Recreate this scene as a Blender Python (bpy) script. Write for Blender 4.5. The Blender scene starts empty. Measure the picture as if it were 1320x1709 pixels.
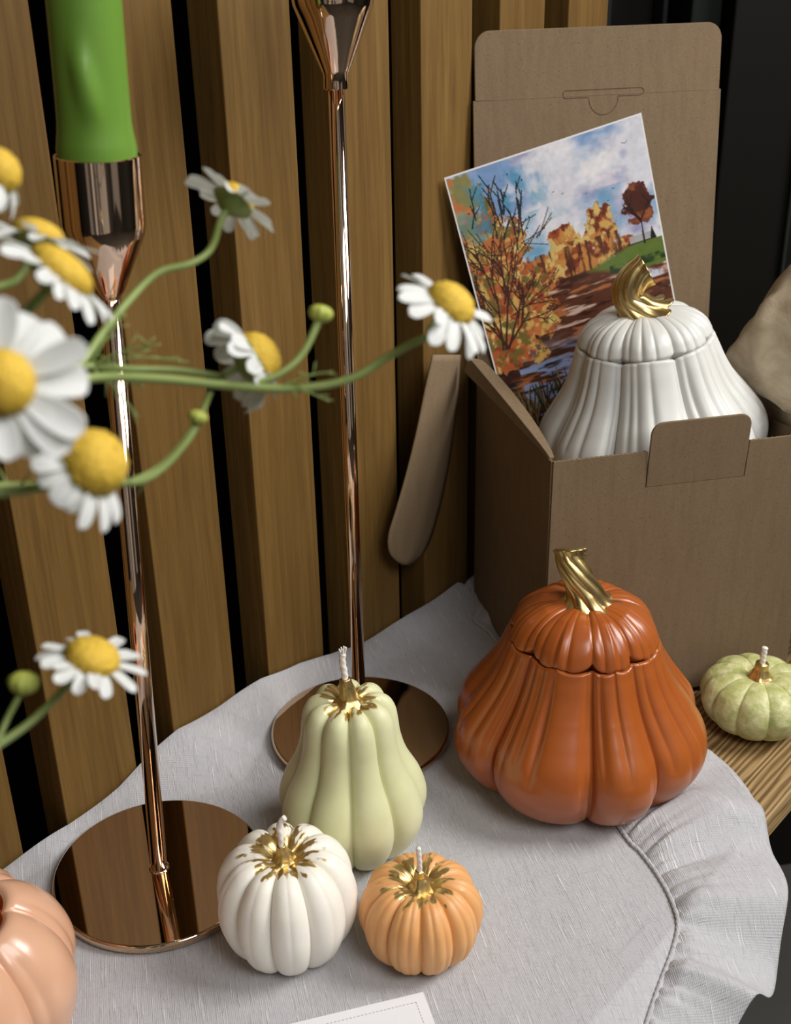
import bpy, math, random
import numpy as np
from mathutils import Matrix, Vector, Quaternion
PI = math.pi
random.seed(4); RNG = np.random.default_rng(7)
SC = bpy.context.scene
COL = SC.collection

# ------------------------------------------------------------------ camera
TH, RO, FPX, CH = .459, -.0201, 2000., .40
IW, IH = 1320, 1709
_f = np.array([0, math.cos(TH), -math.sin(TH)]); _r = np.array([1., 0, 0]); _u = np.array([0, math.sin(TH), math.cos(TH)])
CF = _f; CR = math.cos(RO)*_r + math.sin(RO)*_u; CU = -math.sin(RO)*_r + math.cos(RO)*_u
CC = np.array([0, 0, CH])
cam = bpy.data.cameras.new('camera'); camo = bpy.data.objects.new('camera', cam); COL.objects.link(camo)
camo.matrix_world = Matrix(((CR[0], CU[0], -CF[0], CC[0]), (CR[1], CU[1], -CF[1], CC[1]), (CR[2], CU[2], -CF[2], CC[2]), (0, 0, 0, 1)))
cam.sensor_fit = 'HORIZONTAL'; cam.sensor_width = 36; cam.lens = FPX/IW*36
cam.clip_start = .02; cam.clip_end = 30
cam.dof.use_dof = True; cam.dof.focus_distance = .56; cam.dof.aperture_fstop = 20
SC.camera = camo

# ------------------------------------------------------------------ light
SC.view_settings.view_transform = 'Standard'; SC.view_settings.look = 'None'
SC.view_settings.gamma = 1; SC.view_settings.use_curve_mapping = False
SC.view_settings.exposure = 0.0
wd_ = bpy.data.worlds.new('room_air'); SC.world = wd_; wd_.use_nodes = True
bg = wd_.node_tree.nodes['Background']
def room_air():
    # dim room: upright bright bands invented round the viewer's side to streak the metal, dark towards the corner
    t = wd_.node_tree; tc = t.nodes.new('ShaderNodeTexCoord'); sp = t.nodes.new('ShaderNodeSeparateXYZ'); t.links.new(tc.outputs['Generated'], sp.inputs[0])
    at = t.nodes.new('ShaderNodeMath'); at.operation = 'ARCTAN2'; t.links.new(sp.outputs[1], at.inputs[0]); t.links.new(sp.outputs[0], at.inputs[1])
    mr = t.nodes.new('ShaderNodeMapRange'); t.links.new(at.outputs[0], mr.inputs[0]); mr.inputs[1].default_value = -PI; mr.inputs[2].default_value = PI
    cr = t.nodes.new('ShaderNodeValToRGB'); t.links.new(mr.outputs[0], cr.inputs[0])
    st = [(0, .03), (.06, .03), (.10, .10), (.12, .03), (.185, .10), (.19, 1.2), (.205, 1.2), (.21, .30), (.228, .35), (.23, 3), (.24, 3), (.242, .5), (.258, .6), (.26, 2.4), (.264, 2.4), (.266, .4), (.275, .4), (.28, 1.8), (.325, 2.2), (.33, .3), (.37, .1), (.38, 1.2), (.42, 1.2), (.43, .08), (.50, .14), (.55, .05), (.62, .02), (1, .03)]
    while len(cr.color_ramp.elements) < len(st): cr.color_ramp.elements.new(.5)
    for e, (p, b) in zip(cr.color_ramp.elements, st): e.position = p; e.color = (b, b*.955, b*.90, 1)
    el = t.nodes.new('ShaderNodeValToRGB'); t.links.new(sp.outputs[2], el.inputs[0])
    for e, (p, b) in zip(el.color_ramp.elements, [(0, .9), (.75, 1)]): e.position = p; e.color = (b, b, b, 1)
    e2 = el.color_ramp.elements.new(.25); e2.color = (1, 1, 1, 1)
    mx = t.nodes.new('ShaderNodeMix'); mx.data_type = 'RGBA'; mx.blend_type = 'MULTIPLY'; mx.inputs[0].default_value = 1
    t.links.new(cr.outputs[0], mx.inputs[6]); t.links.new(el.outputs[0], mx.inputs[7]); t.links.new(mx.outputs[2], bg.inputs[0]); bg.inputs[1].default_value = WORLD
WORLD = .15
room_air()
def area(name, loc, target, sx, sy, power, colr):
    l = bpy.data.lights.new(name, 'AREA'); l.shape = 'RECTANGLE'; l.size = sx; l.size_y = sy; l.energy = power; l.color = colr
    o = bpy.data.objects.new(name, l); COL.objects.link(o); o.location = loc
    o.rotation_euler = (Vector(target)-Vector(loc)).to_track_quat('-Z', 'Y').to_euler(); return o
area('window_daylight_right', (.95, .42, 1.0), (.0, .52, .10), .5, .6, 16, (1, .975, .95))
area('front_fill_lamp', (.34, -.06, .74), (.0, .38, .0), .36, .4, 3.5, (1, .985, .98))  # added fill lamp close over the foreground, brightens the pumpkins

# ------------------------------------------------------------------ helpers
def ray(x, y): return CF*FPX + CR*(x-IW/2) - CU*(y-IH/2)
def P(x, y, z=0.): d = ray(x, y); return CC + d*(z-CC[2])/d[2]       # point of the horizontal plane z seen in direction (x, y)
def D(x, y, dep): return CC + ray(x, y)/FPX*dep                       # point at a given distance from the viewer
def V(p): return Vector([float(c) for c in p])
WD = np.array([.661, .7506, 0]); WN = np.array([.7506, -.661, 0])     # along the slatted wall / out of it
WD /= np.linalg.norm(WD); WN /= np.linalg.norm(WN)
WA = np.array([-.1789, .4338, 0]) - .006*WN
def W(s, n, z=0.): return WA + WD*s + WN*n + np.array([0, 0, z])
def sn(p): q = np.asarray(p)-WA; return float(q@WD), float(q@WN)
def PW(x, y, off):                                                    # point on a plane parallel to the wall
    A = WA + WN*off; r = ray(x, y); t = ((A-CC)@WN)/(r@WN); return CC + r*t

def mesh(name, verts, faces, mat, parent=None, loc=None, smooth=True, mat2=None, fmat=None):
    me = bpy.data.meshes.new(name)
    vs = np.asarray(verts, float)
    if loc is not None: vs = vs - np.asarray(loc, float)
    me.from_pydata(vs.tolist(), [], [list(map(int, f)) for f in faces]); me.update()
    me.polygons.foreach_set('use_smooth', [smooth]*len(me.polygons))
    me.materials.append(mat)
    if mat2: me.materials.append(mat2); me.polygons.foreach_set('material_index', fmat)
    o = bpy.data.objects.new(name, me); COL.objects.link(o)
    if parent is not None: o.parent = parent
    elif loc is not None: o.location = V(loc)
    return o
def empty(name, loc, label, cat, group=None):
    o = bpy.data.objects.new(name, None); COL.objects.link(o); o.location = V(loc); o.empty_display_size = .01
    o['label'] = label; o['category'] = cat
    if group: o['group'] = group
    return o
def tag(o, label, cat, group=None):
    o['label'] = label; o['category'] = cat
    if group: o['group'] = group
def bevel(o, w, seg=2, angle=True):
    m = o.modifiers.new('bevel', 'BEVEL'); m.width = w; m.segments = seg; m.limit_method = 'ANGLE' if angle else 'NONE'; m.angle_limit = .6
    return o
def grid_faces(nu, nv, closeu=False):
    f = []
    for j in range(nv-1):
        for i in range(nu if closeu else nu-1):
            a = j*nu+i; b = j*nu+(i+1) % nu; f.append((a, b, b+nu, a+nu))
    return f
def box8(o0, a, b, c):                                                # parallelepiped
    o0, a, b, c = map(np.asarray, (o0, a, b, c))
    v = [o0, o0+a, o0+a+b, o0+b, o0+c, o0+a+c, o0+a+b+c, o0+b+c]
    return v, [(0, 3, 2, 1), (4, 5, 6, 7), (0, 1, 5, 4), (1, 2, 6, 5), (2, 3, 7, 6), (3, 0, 4, 7)]
def join(parts):
    vs = []; fs = []
    for v, f in parts:
        k = len(vs); vs += [np.asarray(q, float) for q in v]; fs += [tuple(i+k for i in q) for q in f]
    return vs, fs
def slab(poly, o0, ex, ey, nrm, th):                                  # extruded 2D outline
    o0, ex, ey, nrm = map(lambda q: np.asarray(q, float), (o0, ex, ey, nrm))
    n = len(poly); lo = [o0+ex*x+ey*y for x, y in poly]; hi = [q+nrm*th for q in lo]
    return lo+hi, [tuple(range(n))[::-1], tuple(range(n, 2*n))] + [(i, (i+1) % n, (i+1) % n+n, i+n) for i in range(n)]
def catmull(pts, n):
    p = np.asarray(pts, float); k = len(p)
    p = np.vstack([2*p[0]-p[1], p, 2*p[-1]-p[-2]]); out = []
    # chord parameter
    d = np.linalg.norm(np.diff(p[1:-1], axis=0), axis=1); cum = np.r_[0, np.cumsum(d)]; T = np.linspace(0, cum[-1], n)
    for t in T:
        i = min(max(np.searchsorted(cum, t, side='right')-1, 0), k-2); u = (t-cum[i])/max(cum[i+1]-cum[i], 1e-12)
        a, b, c, e = p[i], p[i+1], p[i+2], p[i+3]
        out.append(.5*((2*b)+(-a+c)*u+(2*a-5*b+4*c-e)*u*u+(-a+3*b-3*c+e)*u**3))
    return np.array(out)
def tube(path, rad, nseg=12, cap=True, shape=None):
    p = np.asarray(path, float); n = len(p); rad = np.broadcast_to(np.asarray(rad, float), (n,))
    tg = np.gradient(p, axis=0); tg /= np.linalg.norm(tg, axis=1)[:, None]+1e-15
    ref = np.array([0, 0, 1.]) if abs(tg[0][2]) < .9 else np.array([1., 0, 0])
    nn = np.cross(tg[0], ref); nn /= np.linalg.norm(nn); vs = []
    for i in range(n):
        nn = nn - tg[i]*(nn@tg[i]); nn /= np.linalg.norm(nn); bb = np.cross(tg[i], nn)
        for k in range(nseg):
            a = 2*PI*k/nseg; r = rad[i]*(shape(a, i/(n-1)) if shape else 1)
            vs.append(p[i]+(nn*math.cos(a)+bb*math.sin(a))*r)
    fs = grid_faces(nseg, n, True)
    if cap:
        vs.append(p[0]); vs.append(p[-1]); a, b = len(vs)-2, len(vs)-1
        fs += [(a, (k+1) % nseg, k) for k in range(nseg)] + [(b, (n-1)*nseg+k, (n-1)*nseg+(k+1) % nseg) for k in range(nseg)]
    return vs, fs
def lathe(prof, nseg=96):                                             # plain solid of revolution, closed at both ends on the axis
    return tube_like([(r, z) for r, z in prof], nseg)
def tube_like(prof, nseg):
    vs = []; 
    for r, z in prof:
        for k in range(nseg):
            a = 2*PI*k/nseg; vs.append((r*math.cos(a), r*math.sin(a), z))
    return vs, grid_faces(nseg, len(prof), True)

# ------------------------------------------------------------------ materials
class NT:
    def __init__(s, name):
        s.m = bpy.data.materials.new(name); s.m.use_nodes = True; s.t = s.m.node_tree; s.b = s.t.nodes['Principled BSDF']; s.l = s.t.links
    def n(s, typ, **k):
        nd = s.t.nodes.new(typ)
        for a, v in k.items(): setattr(nd, a, v)
        return nd
    def set(s, nd, **k):
        for a, v in k.items():
            inp = nd.inputs[a.replace('_', ' ')]
            if hasattr(v, 'is_output'): s.l.new(v, inp)
            else: inp.default_value = v
        return nd
    def coord(s, scale=(1, 1, 1), rot=(0, 0, 0), kind='Object'):
        tc = s.n('ShaderNodeTexCoord'); mp = s.n('ShaderNodeMapping'); s.l.new(tc.outputs[kind], mp.inputs[0])
        mp.inputs['Scale'].default_value = scale; mp.inputs['Rotation'].default_value = rot; return mp.outputs[0]
    def noise(s, vec, scale, detail=4, rough=.6, dist=0.):
        t = s.n('ShaderNodeTexNoise'); s.l.new(vec, t.inputs['Vector']); t.inputs['Scale'].default_value = scale
        t.inputs['Detail'].default_value = detail; t.inputs['Roughness'].default_value = rough; t.inputs['Distortion'].default_value = dist
        return t.outputs['Fac']
    def ramp(s, fac, stops, interp='LINEAR'):
        r = s.n('ShaderNodeValToRGB'); s.l.new(fac, r.inputs[0]); cr = r.color_ramp; cr.interpolation = interp
        while len(cr.elements) < len(stops): cr.elements.new(.5)
        for e, (p, c) in zip(cr.elements, stops): e.position = p; e.color = tuple(c)+(1,) if len(c) == 3 else c
        return r.outputs[0]
    def math(s, op, a, b=None, clamp=False):
        m = s.n('ShaderNodeMath', operation=op, use_clamp=clamp)
        for i, v in enumerate((a, b)):
            if v is None: continue
            if hasattr(v, 'is_output'): s.l.new(v, m.inputs[i])
            else: m.inputs[i].default_value = v
        return m.outputs[0]
    def mix(s, fac, a, b, blend='MIX'):
        m = s.n('ShaderNodeMix', data_type='RGBA', blend_type=blend)
        for i, v in ((0, fac), (6, a), (7, b)):
            if hasattr(v, 'is_output'): s.l.new(v, m.inputs[i])
            elif i == 0: m.inputs[0].default_value = v
            else: m.inputs[i].default_value = tuple(v)+(1,)
        return m.outputs[2]
    def bump(s, h, strength=.3, dist=.001):
        b = s.n('ShaderNodeBump'); b.inputs['Strength'].default_value = strength; b.inputs['Distance'].default_value = dist
        s.l.new(h, b.inputs['Height']); s.l.new(b.outputs[0], s.b.inputs['Normal']); return s
    def base(s, v):
        if hasattr(v, 'is_output'): s.l.new(v, s.b.inputs['Base Color'])
        else: s.b.inputs['Base Color'].default_value = tuple(v)+(1,)
        return s
    def p(s, **k): return s.set(s.b, **k) and s

def m_plain(name, c, rough=.6, metal=0., coat=0., spec=.5):
    t = NT(name).base(c); t.p(Specular_IOR_Level=spec, Roughness=rough, Metallic=metal, Coat_Weight=coat); return t.m
def m_slat():
    t = NT('oiled_slat_wood')
    info = t.n('ShaderNodeObjectInfo')
    cv = t.coord((1, 1, .045)); add = t.n('ShaderNodeVectorMath', operation='ADD'); t.l.new(cv, add.inputs[0])
    sc = t.n('ShaderNodeVectorMath', operation='SCALE'); t.l.new(info.outputs['Location'], sc.inputs[0]); sc.inputs['Scale'].default_value = 3.1
    t.l.new(sc.outputs[0], add.inputs[1]); v = add.outputs[0]
    a = t.noise(v, 240, 5, .65, .4); b = t.noise(v, 60, 3, .6, 1.2)
    c = t.ramp(a, [(.25, (.098, .049, .010)), (.5, (.160, .087, .020)), (.8, (.235, .137, .038))])
    c = t.mix(t.ramp(b, [(.35, (0, 0, 0)), (.75, (.55, .55, .55))]), c, (.105, .051, .009))
    big = t.noise(t.coord((1, 1, .5)), 9, 2)
    c = t.mix(t.ramp(big, [(.35, (.0, 0, 0)), (.7, (.4, .4, .4))]), c, (.20, .118, .033))
    t.base(c).p(Roughness=.62, Specular_IOR_Level=.28); t.bump(a, .5, .0006); return t.m
def m_shelf():
    t = NT('shelf_wood'); v = t.coord((1, .07, 1))
    w = t.n('ShaderNodeTexWave', wave_type='BANDS', bands_direction='X', wave_profile='SIN')
    t.l.new(v, w.inputs['Vector']); w.inputs['Scale'].default_value = 95; w.inputs['Distortion'].default_value = 7; w.inputs['Detail'].default_value = 3
    w.inputs['Detail Scale'].default_value = 1.6
    a = t.noise(v, 300, 4)
    c = t.ramp(w.outputs['Fac'], [(.1, (.13, .075, .026)), (.5, (.30, .19, .075)), (.9, (.42, .29, .13))])
    c = t.mix(t.ramp(a, [(.4, (0, 0, 0)), (.7, (.5, .5, .5))]), c, (.24, .14, .055))
    t.base(c).p(Roughness=.5); t.bump(w.outputs['Fac'], .3, .0006); return t.m
def m_linen():
    t = NT('slub_linen')
    def slub(ang, sx, sy, lo, hi):
        v0 = t.coord((1, 1, 1), (0, 0, ang)); mp = t.n('ShaderNodeMapping'); t.l.new(v0, mp.inputs[0]); mp.inputs['Scale'].default_value = (sx, sy, sx); v = mp.outputs[0]; return t.ramp(t.noise(v, 1, 2, .5), [(lo, (0, 0, 0)), (hi, (1, 1, 1))])
    A = math.radians(77)
    s1 = slub(A, 42, 1500, .575, .66); s2 = slub(A+PI/2, 55, 1500, .63, .75); s3 = slub(A, 400, 2600, .35, .8)
    w = t.n('ShaderNodeTexWave', wave_type='BANDS', bands_direction='Y'); t.l.new(t.coord((1, 1, 1), (0, 0, A)), w.inputs[0]); w.inputs['Scale'].default_value = 420
    w2 = t.n('ShaderNodeTexWave', wave_type='BANDS', bands_direction='X'); t.l.new(t.coord((1, 1, 1), (0, 0, A)), w2.inputs[0]); w2.inputs['Scale'].default_value = 420
    c = t.mix(s3, (.45, .445, .46), (.54, .535, .55)); c = t.mix(t.math('MULTIPLY', s1, .62), c, (.78, .77, .77)); c = t.mix(t.math('MULTIPLY', s2, .5), c, (.66, .65, .66))
    h = t.math('ADD', t.math('ADD', s1, t.math('MULTIPLY', s2, .7)), t.math('MULTIPLY', t.math('ADD', w.outputs['Fac'], w2.outputs['Fac']), .22))
    t.base(c).p(Roughness=.9, Sheen_Weight=.15); t.bump(h, .7, .0005); return t.m
def m_kraft(name='kraft_board', c0=(.150, .098, .050), c1=(.235, .162, .090)):
    t = NT(name); v = t.coord()
    a = t.noise(v, 900, 3, .7); b = t.noise(t.coord((1, 1, .12)), 260, 2); d = t.noise(v, 1500, 1, .5)
    c = t.mix(a, c0, c1); c = t.mix(t.ramp(b, [(.4, (0, 0, 0)), (.8, (.35, .35, .35))]), c, [q*.8 for q in c0])
    c = t.mix(t.ramp(d, [(.28, (.8, .8, .8)), (.33, (0, 0, 0))]), c, [q*.45 for q in c0])
    t.base(c).p(Roughness=.85); t.bump(a, .15, .0003); return t.m
def m_metal(name, c, rough):
    t = NT(name).base(c); t.p(Metallic=1., Roughness=rough); return t.m
def m_ceramic(name, c, c2, rough=.32, coat=.25, varn=14):
    t = NT(name); a = t.noise(t.coord(), varn, 3)
    t.base(t.mix(t.ramp(a, [(.35, (0, 0, 0)), (.7, (1, 1, 1))]), c, c2)).p(Roughness=rough, Coat_Weight=coat, Coat_Roughness=.25, Subsurface_Weight=.0); return t.m
def m_wax(name, c, c2, gold_r, ztop, gold_z, mottled=False, sss=.35, scale=.004):
    """soft wax with gold paint brushed round the stem: gold near the axis, broken up by streaks"""
    t = NT(name); tc = t.n('ShaderNodeTexCoord'); sep = t.n('ShaderNodeSeparateXYZ'); t.l.new(tc.outputs['Object'], sep.inputs[0])
    x, y, z = sep.outputs
    r = t.math('SQRT', t.math('ADD', t.math('MULTIPLY', x, x), t.math('MULTIPLY', y, y)))
    ang = t.math('ARCTAN2', y, x)
    cmb = t.n('ShaderNodeCombineXYZ'); t.l.new(t.math('MULTIPLY', ang, 2.0), cmb.inputs[0]); t.l.new(t.math('MULTIPLY', r, 60.), cmb.inputs[1])
    streak = t.noise(cmb.outputs[0], 2.2, 2, .5)
    lim = t.math('MULTIPLY', t.math('ADD', t.math('MULTIPLY', streak, 2.4), -.42), gold_r)
    lim = t.math('MINIMUM', lim, gold_r*1.15)
    near = t.math('MULTIPLY', t.math('SUBTRACT', lim, r), 330., True)
    hi = t.math('MULTIPLY', t.math('SUBTRACT', z, gold_z), 500., True)
    mask = t.math('MULTIPLY', near, hi)
    var = t.noise(t.coord(), 30 if not mottled else 160, 3)
    wc = t.mix(t.ramp(var, [(.35, (0, 0, 0)), (.7, (1, 1, 1))]), c, c2)
    gv = t.noise(t.coord(), 420, 3, .7)
    gc = t.mix(gv, (.42, .26, .07), (.86, .68, .30))
    t.base(t.mix(mask, wc, gc)).p(Metallic=t.math('MULTIPLY', mask, .85), Roughness=t.math('ADD', t.math('MULTIPLY', mask, -.16), .46))
    t.b.inputs['Subsurface Weight'].default_value = sss; t.b.inputs['Subsurface Radius'].default_value = (1, .75, .45); t.b.inputs['Subsurface Scale'].default_value = scale
    t.bump(gv if not mottled else var, .12 if not mottled else 1.0, .0009); return t.m

M_SLAT = m_slat(); M_SHELF = m_shelf(); M_LINEN = m_linen(); M_KRAFT = m_kraft()
M_BACK = m_plain('black_backing_felt', (.0015, .001, .001), .95, spec=0.)
M_ROSE = m_metal('rose_gold', (.86, .63, .47), .06)
M_BRONZE = m_metal('polished_bronze', (.62, .46, .31), .03)
M_GOLD = m_metal('brushed_gold_paint', (.62, .46, .20), .34)
M_GOLDW = NT('gold_leaf_on_wax'); _gv = M_GOLDW.noise(M_GOLDW.coord(), 380, 3, .7)
M_GOLDW.base(M_GOLDW.mix(_gv, (.45, .29, .09), (.85, .66, .30))).p(Metallic=.9, Roughness=.3); M_GOLDW.bump(_gv, .3, .0006); M_GOLDW = M_GOLDW.m
M_WICK = m_plain('cotton_wick', (.86, .80, .72), .85)
M_GREEN = NT('green_candle_wax').base((.135, .27, .035)).p(Roughness=.33, Subsurface_Weight=.25, Subsurface_Scale=.004); M_GREEN = M_GREEN.m

# ------------------------------------------------------------------ setting
def struct(o): o['kind'] = 'structure'; return o
v, f = box8(W(-.9, -.045, -.9), WD*1.42, WN*.024, (0, 0, 2.1)); wall = struct(mesh('wall_left', v, f, M_BACK, smooth=False, loc=W(-.2, -.03, -.9)))
wall_loc = W(-.2, -.03, -.9)
SLAT_E0, SLAT_P, SLAT_W, SLAT_D = .0735, .0688, .0437, .021
for k in range(-6, 7):
    s1 = SLAT_E0+SLAT_P*k; v, f = box8(W(s1-SLAT_W, -SLAT_D, -.55), WD*SLAT_W, WN*SLAT_D, (0, 0, 1.5))
    o = mesh('wall_slat', v, f, M_SLAT, parent=wall, loc=W(s1-SLAT_W/2, 0, 0), smooth=False); o.location = V(W(s1-SLAT_W/2, 0, 0)-wall_loc); bevel(o, .0007, 2)
# dark metal door frame past the end of the slats, and a dark wall it sits in
M_DARK = m_plain('dark_green_black_paint', (.008, .011, .009), .4, spec=.25)
M_DARK2 = m_plain('black_door_leaf', (.006, .0052, .004), .5, spec=.15)
M_DTRIM = m_plain('dark_metal_trim', (.030, .036, .034), .3, .3)
e0 = W(.4945, 0, 0)
dx = np.array([.985, .17, 0]); dx /= np.linalg.norm(dx); dn = np.array([dx[1], -dx[0], 0])
v, f = box8(e0+dn*(-.09)+np.array([0, 0, -.9]), dx*1.2, -dn*.03, (0, 0, 2.1)); struct(mesh('wall_back', v, f, M_DARK2, smooth=False, loc=e0))
def vtrim(name, u0, u1, n0, n1, m):
    v, f = box8(e0+dx*u0+dn*n0+np.array([0, 0, -.9]), dx*(u1-u0), dn*(n1-n0), (0, 0, 2.1)); o = struct(mesh(name, v, f, m, smooth=False, loc=e0+dx*u0)); bevel(o, .0015, 2)
vtrim('trim_1', .002, .016, -.088, -.05, M_DARK)
vtrim('trim_2', .060, .064, -.088, -.07, M_DTRIM)
vtrim('trim_3', .070, .092, -.088, -.045, M_DARK)
vtrim('trim_4', .094, .30, -.088, -.03, M_DARK2)
vtrim('trim_5', .148, .151, -.030, -.026, M_DTRIM)
# floor far below the shelf
M_FLOOR = NT('dark_stone_floor'); _a = M_FLOOR.noise(M_FLOOR.coord(), 6, 4); M_FLOOR.base(M_FLOOR.mix(_a, (.030, .028, .024), (.085, .080, .070))).p(Roughness=.5); M_FLOOR = M_FLOOR.m
v, f = box8((-1.6, -1.2, -.44), (3.4, 0, 0), (0, 3.0, 0), (0, 0, .02)); struct(mesh('floor', v, f, M_FLOOR, smooth=False))
# shelf
SHN = .2575
def shelf():
    th = .0165; L = 1.25
    loc = W(-.15, .12, -th/2-.0006)
    me_v, me_f = box8((0, -L*.35, -th/2), (SHN, 0, 0), (0, L*1.15, 0), (0, 0, th))
    me_v = [q - np.array([.12, 0, 0]) for q in me_v]
    o = mesh('wooden_shelf', me_v, me_f, M_SHELF, smooth=False)
    o.matrix_world = Matrix(((WN[0], WD[0], 0, loc[0]), (WN[1], WD[1], 0, loc[1]), (0, 0, 1, loc[2]), (0, 0, 0, 1)))
    bevel(o, .0015, 3); tag(o, 'light brown wooden shelf board with visible grain under the white cloth', 'shelf')
shelf()

# ------------------------------------------------------------------ tablecloth with ruffled border
def droop(n): d = max(0., n-SHN-.0006); return -(.45*d + 7*d*d)
def PD(x, y):                                     # unproject onto the cloth surface, which droops past the shelf edge
    z = 0.
    for _ in range(25): p = P(x, y, z); z = .6*z+.4*droop(sn(p)[1])
    return P(x, y, z)
def near_wall(s, n):
    """height of the cloth bunched against the wall"""
    hs = np.interp(s, [-.3, -.01, .03, .06, .085, .10, .13, .16, .19, .215, .24, .28, .33, .4], [.006, .004, .005, .010, .018, .022, .021, .022, .018, .010, .005, .004, .005, .004])
    w = np.interp(s, [-.3, 0, .04, .075, .11, .145, .18, .225, .26, .3, .4], [.02, .012, .011, .020, .040, .020, .011, .022, .03, .03, .03])
    t = max(0., 1-(n-.001)/w)
    h = hs*t*t*(3-2*t)
    h += .0022*math.exp(-((s-.262)/.028)**2)*math.exp(-((n-.060)/.018)**2)
    h += .0009*t*math.sin(s*95)
    return max(h, 0)
def cloth():
    root = empty('table_linen', W(.15, .13, 0), 'white slub linen placemat with a gathered ruffle border on the wooden shelf', 'placemat')
    L = W(.15, .13, 0)
    px = [(1040, 1395), (1068, 1426), (1093, 1459), (1114, 1494), (1127, 1525), (1131, 1552), (1122, 1592), (1104, 1640), (1080, 1709)]
    right = [PD(*q) for q in px]
    pre = [W(.338, .004), W(.330, .022), P(792, 1038), P(825, 1068), W(.270, .105), W(.235, .160)]
    post = [W(.070, .286, droop(.286)), W(.02, .292, droop(.292)), W(-.06, .296, droop(.296)), W(-.16, .296, droop(.296))]
    seam = catmull(pre+right+post, 420)
    for q in seam: q[2] = droop(sn(q)[1])
    # panel: seam side + left end + wall side, filled by rings round a centre
    nb = 640
    wallside = [W(s, .0015) for s in np.linspace(-.16, .336, 260)]
    leftend = [W(-.16, n) for n in np.linspace(.29, .004, 60)][1:-1]
    bnd = list(seam)+leftend+wallside
    bnd = np.array(bnd); nb = len(bnd); C0 = W(.10, .13); NR = 150
    vs = [C0]
    for j in range(1, NR+1):
        r = j/NR; r = 1-(1-r)**1.35
        for b in bnd:
            q = C0+(b-C0)*r; s, n = sn(q); z = .0010 + droop(n) + near_wall(s, n)
            z += .0007*math.sin(s*70+n*41)*math.sin(n*55+s*13+1) * (1 if n < SHN-.01 else 0)*.6
            vs.append(np.array([q[0], q[1], max(z, .0004) if n < SHN-.006 else z]))
    fs = [(0, 1+i, 1+(i+1) % nb) for i in range(nb)]
    for j in range(NR-1):
        for i in range(nb):
            a = 1+j*nb+i; b = 1+j*nb+(i+1) % nb; fs.append((a, a+nb, b+nb, b))
    o = mesh('linen_panel', vs, fs, M_LINEN, parent=root, loc=L)
    m = o.modifiers.new('thick', 'SOLIDIFY'); m.thickness = .0006; m.offset = 1
    # ruffle: outer hem opposite each seam station
    NSm = len(seam)
    def tof(p): return float(np.argmin(np.linalg.norm(seam-np.asarray(p), axis=1)))/(NSm-1)
    tr_ = [tof(q) for q in right]
    st = [0, .06, tof(W(.305, .055)), tof(W(.235, .160)), tr_[0]-.03]+tr_+[min(.97, tr_[-1]+.05), 1.0]
    outp = [W(.368, .004), W(.360, .020), W(.343, .064), W(.290, .200), P(1187, 1264), PD(1214, 1280), PD(1258, 1345), PD(1286, 1410), PD(1301, 1480), PD(1306, 1556), PD(1297, 1625), PD(1290, 1688), PD(1238, 1730), PD(1190, 1800), W(.06, .335, droop(.335)), W(-.16, .335, droop(.335))]
    NS = 1500; NV = 34; T = np.linspace(0, 1, NS); seamD = catmull(seam, NS)
    outer = np.stack([np.interp(T, st, [q[k] for q in outp]) for k in range(3)], -1)
    ker = np.hanning(61); ker /= ker.sum()
    outer = np.stack([np.convolve(np.pad(outer[:, k], 30, 'edge'), ker, 'valid') for k in range(3)], -1)
    ph = np.cumsum(.55+.9*RNG.random(NS)); ph = np.convolve(np.pad(ph, 20, 'edge'), np.ones(41)/41, 'valid')
    big = np.sin(ph*.074)+.5*np.sin(ph*.031+2); fine = np.sin(ph*.36)+.6*np.sin(ph*.56+1); mid = np.sin(ph*.17+.5)
    vs = []
    for j in range(NV):
        v_ = j/(NV-1)
        for i in range(NS):
            q = seamD[i]+(outer[i]-seamD[i])*v_; s, n = sn(q)
            hid = 1. if s < .235 else max(.12, 1-(s-.235)/.03)
            if s > .315: hid = .5
            amp = hid*(.0012+.0110*v_**.8)
            z = droop(n)+.0010+amp*(.85+.60*big[i])*min(1, v_*5) + hid*.0016*(1+mid[i])*min(1, v_*8)*math.exp(-v_*1.1) + hid*.0016*(1+fine[i]*.6)*min(1, v_*14)*math.exp(-v_*4)
            along = seamD[min(i+1, NS-1)]-seamD[max(i-1, 0)]; along = along/np.linalg.norm(along)
            q = q+along*(.0026*math.sin(ph[i]*.074+1.0)*v_*hid) + (q-seamD[i])*(.014*big[i]*v_*hid)
            vs.append((q[0], q[1], z))
    o = mesh('ruffle', vs, grid_faces(NS, NV), M_LINEN, parent=root, loc=L)
    m = o.modifiers.new('thick', 'SOLIDIFY'); m.thickness = .0006; m.offset = 1
    # stitched seam: a low cord with a stitch every few mm
    pth = seamD.copy(); pth[:, 2] += .0017
    r = .0010+.00022*np.abs(np.sin(np.arange(NS)*.42))
    v, f = tube(pth, r, 8); mesh('seam', v, f, M_LINEN, parent=root, loc=L)
cloth()

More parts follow.
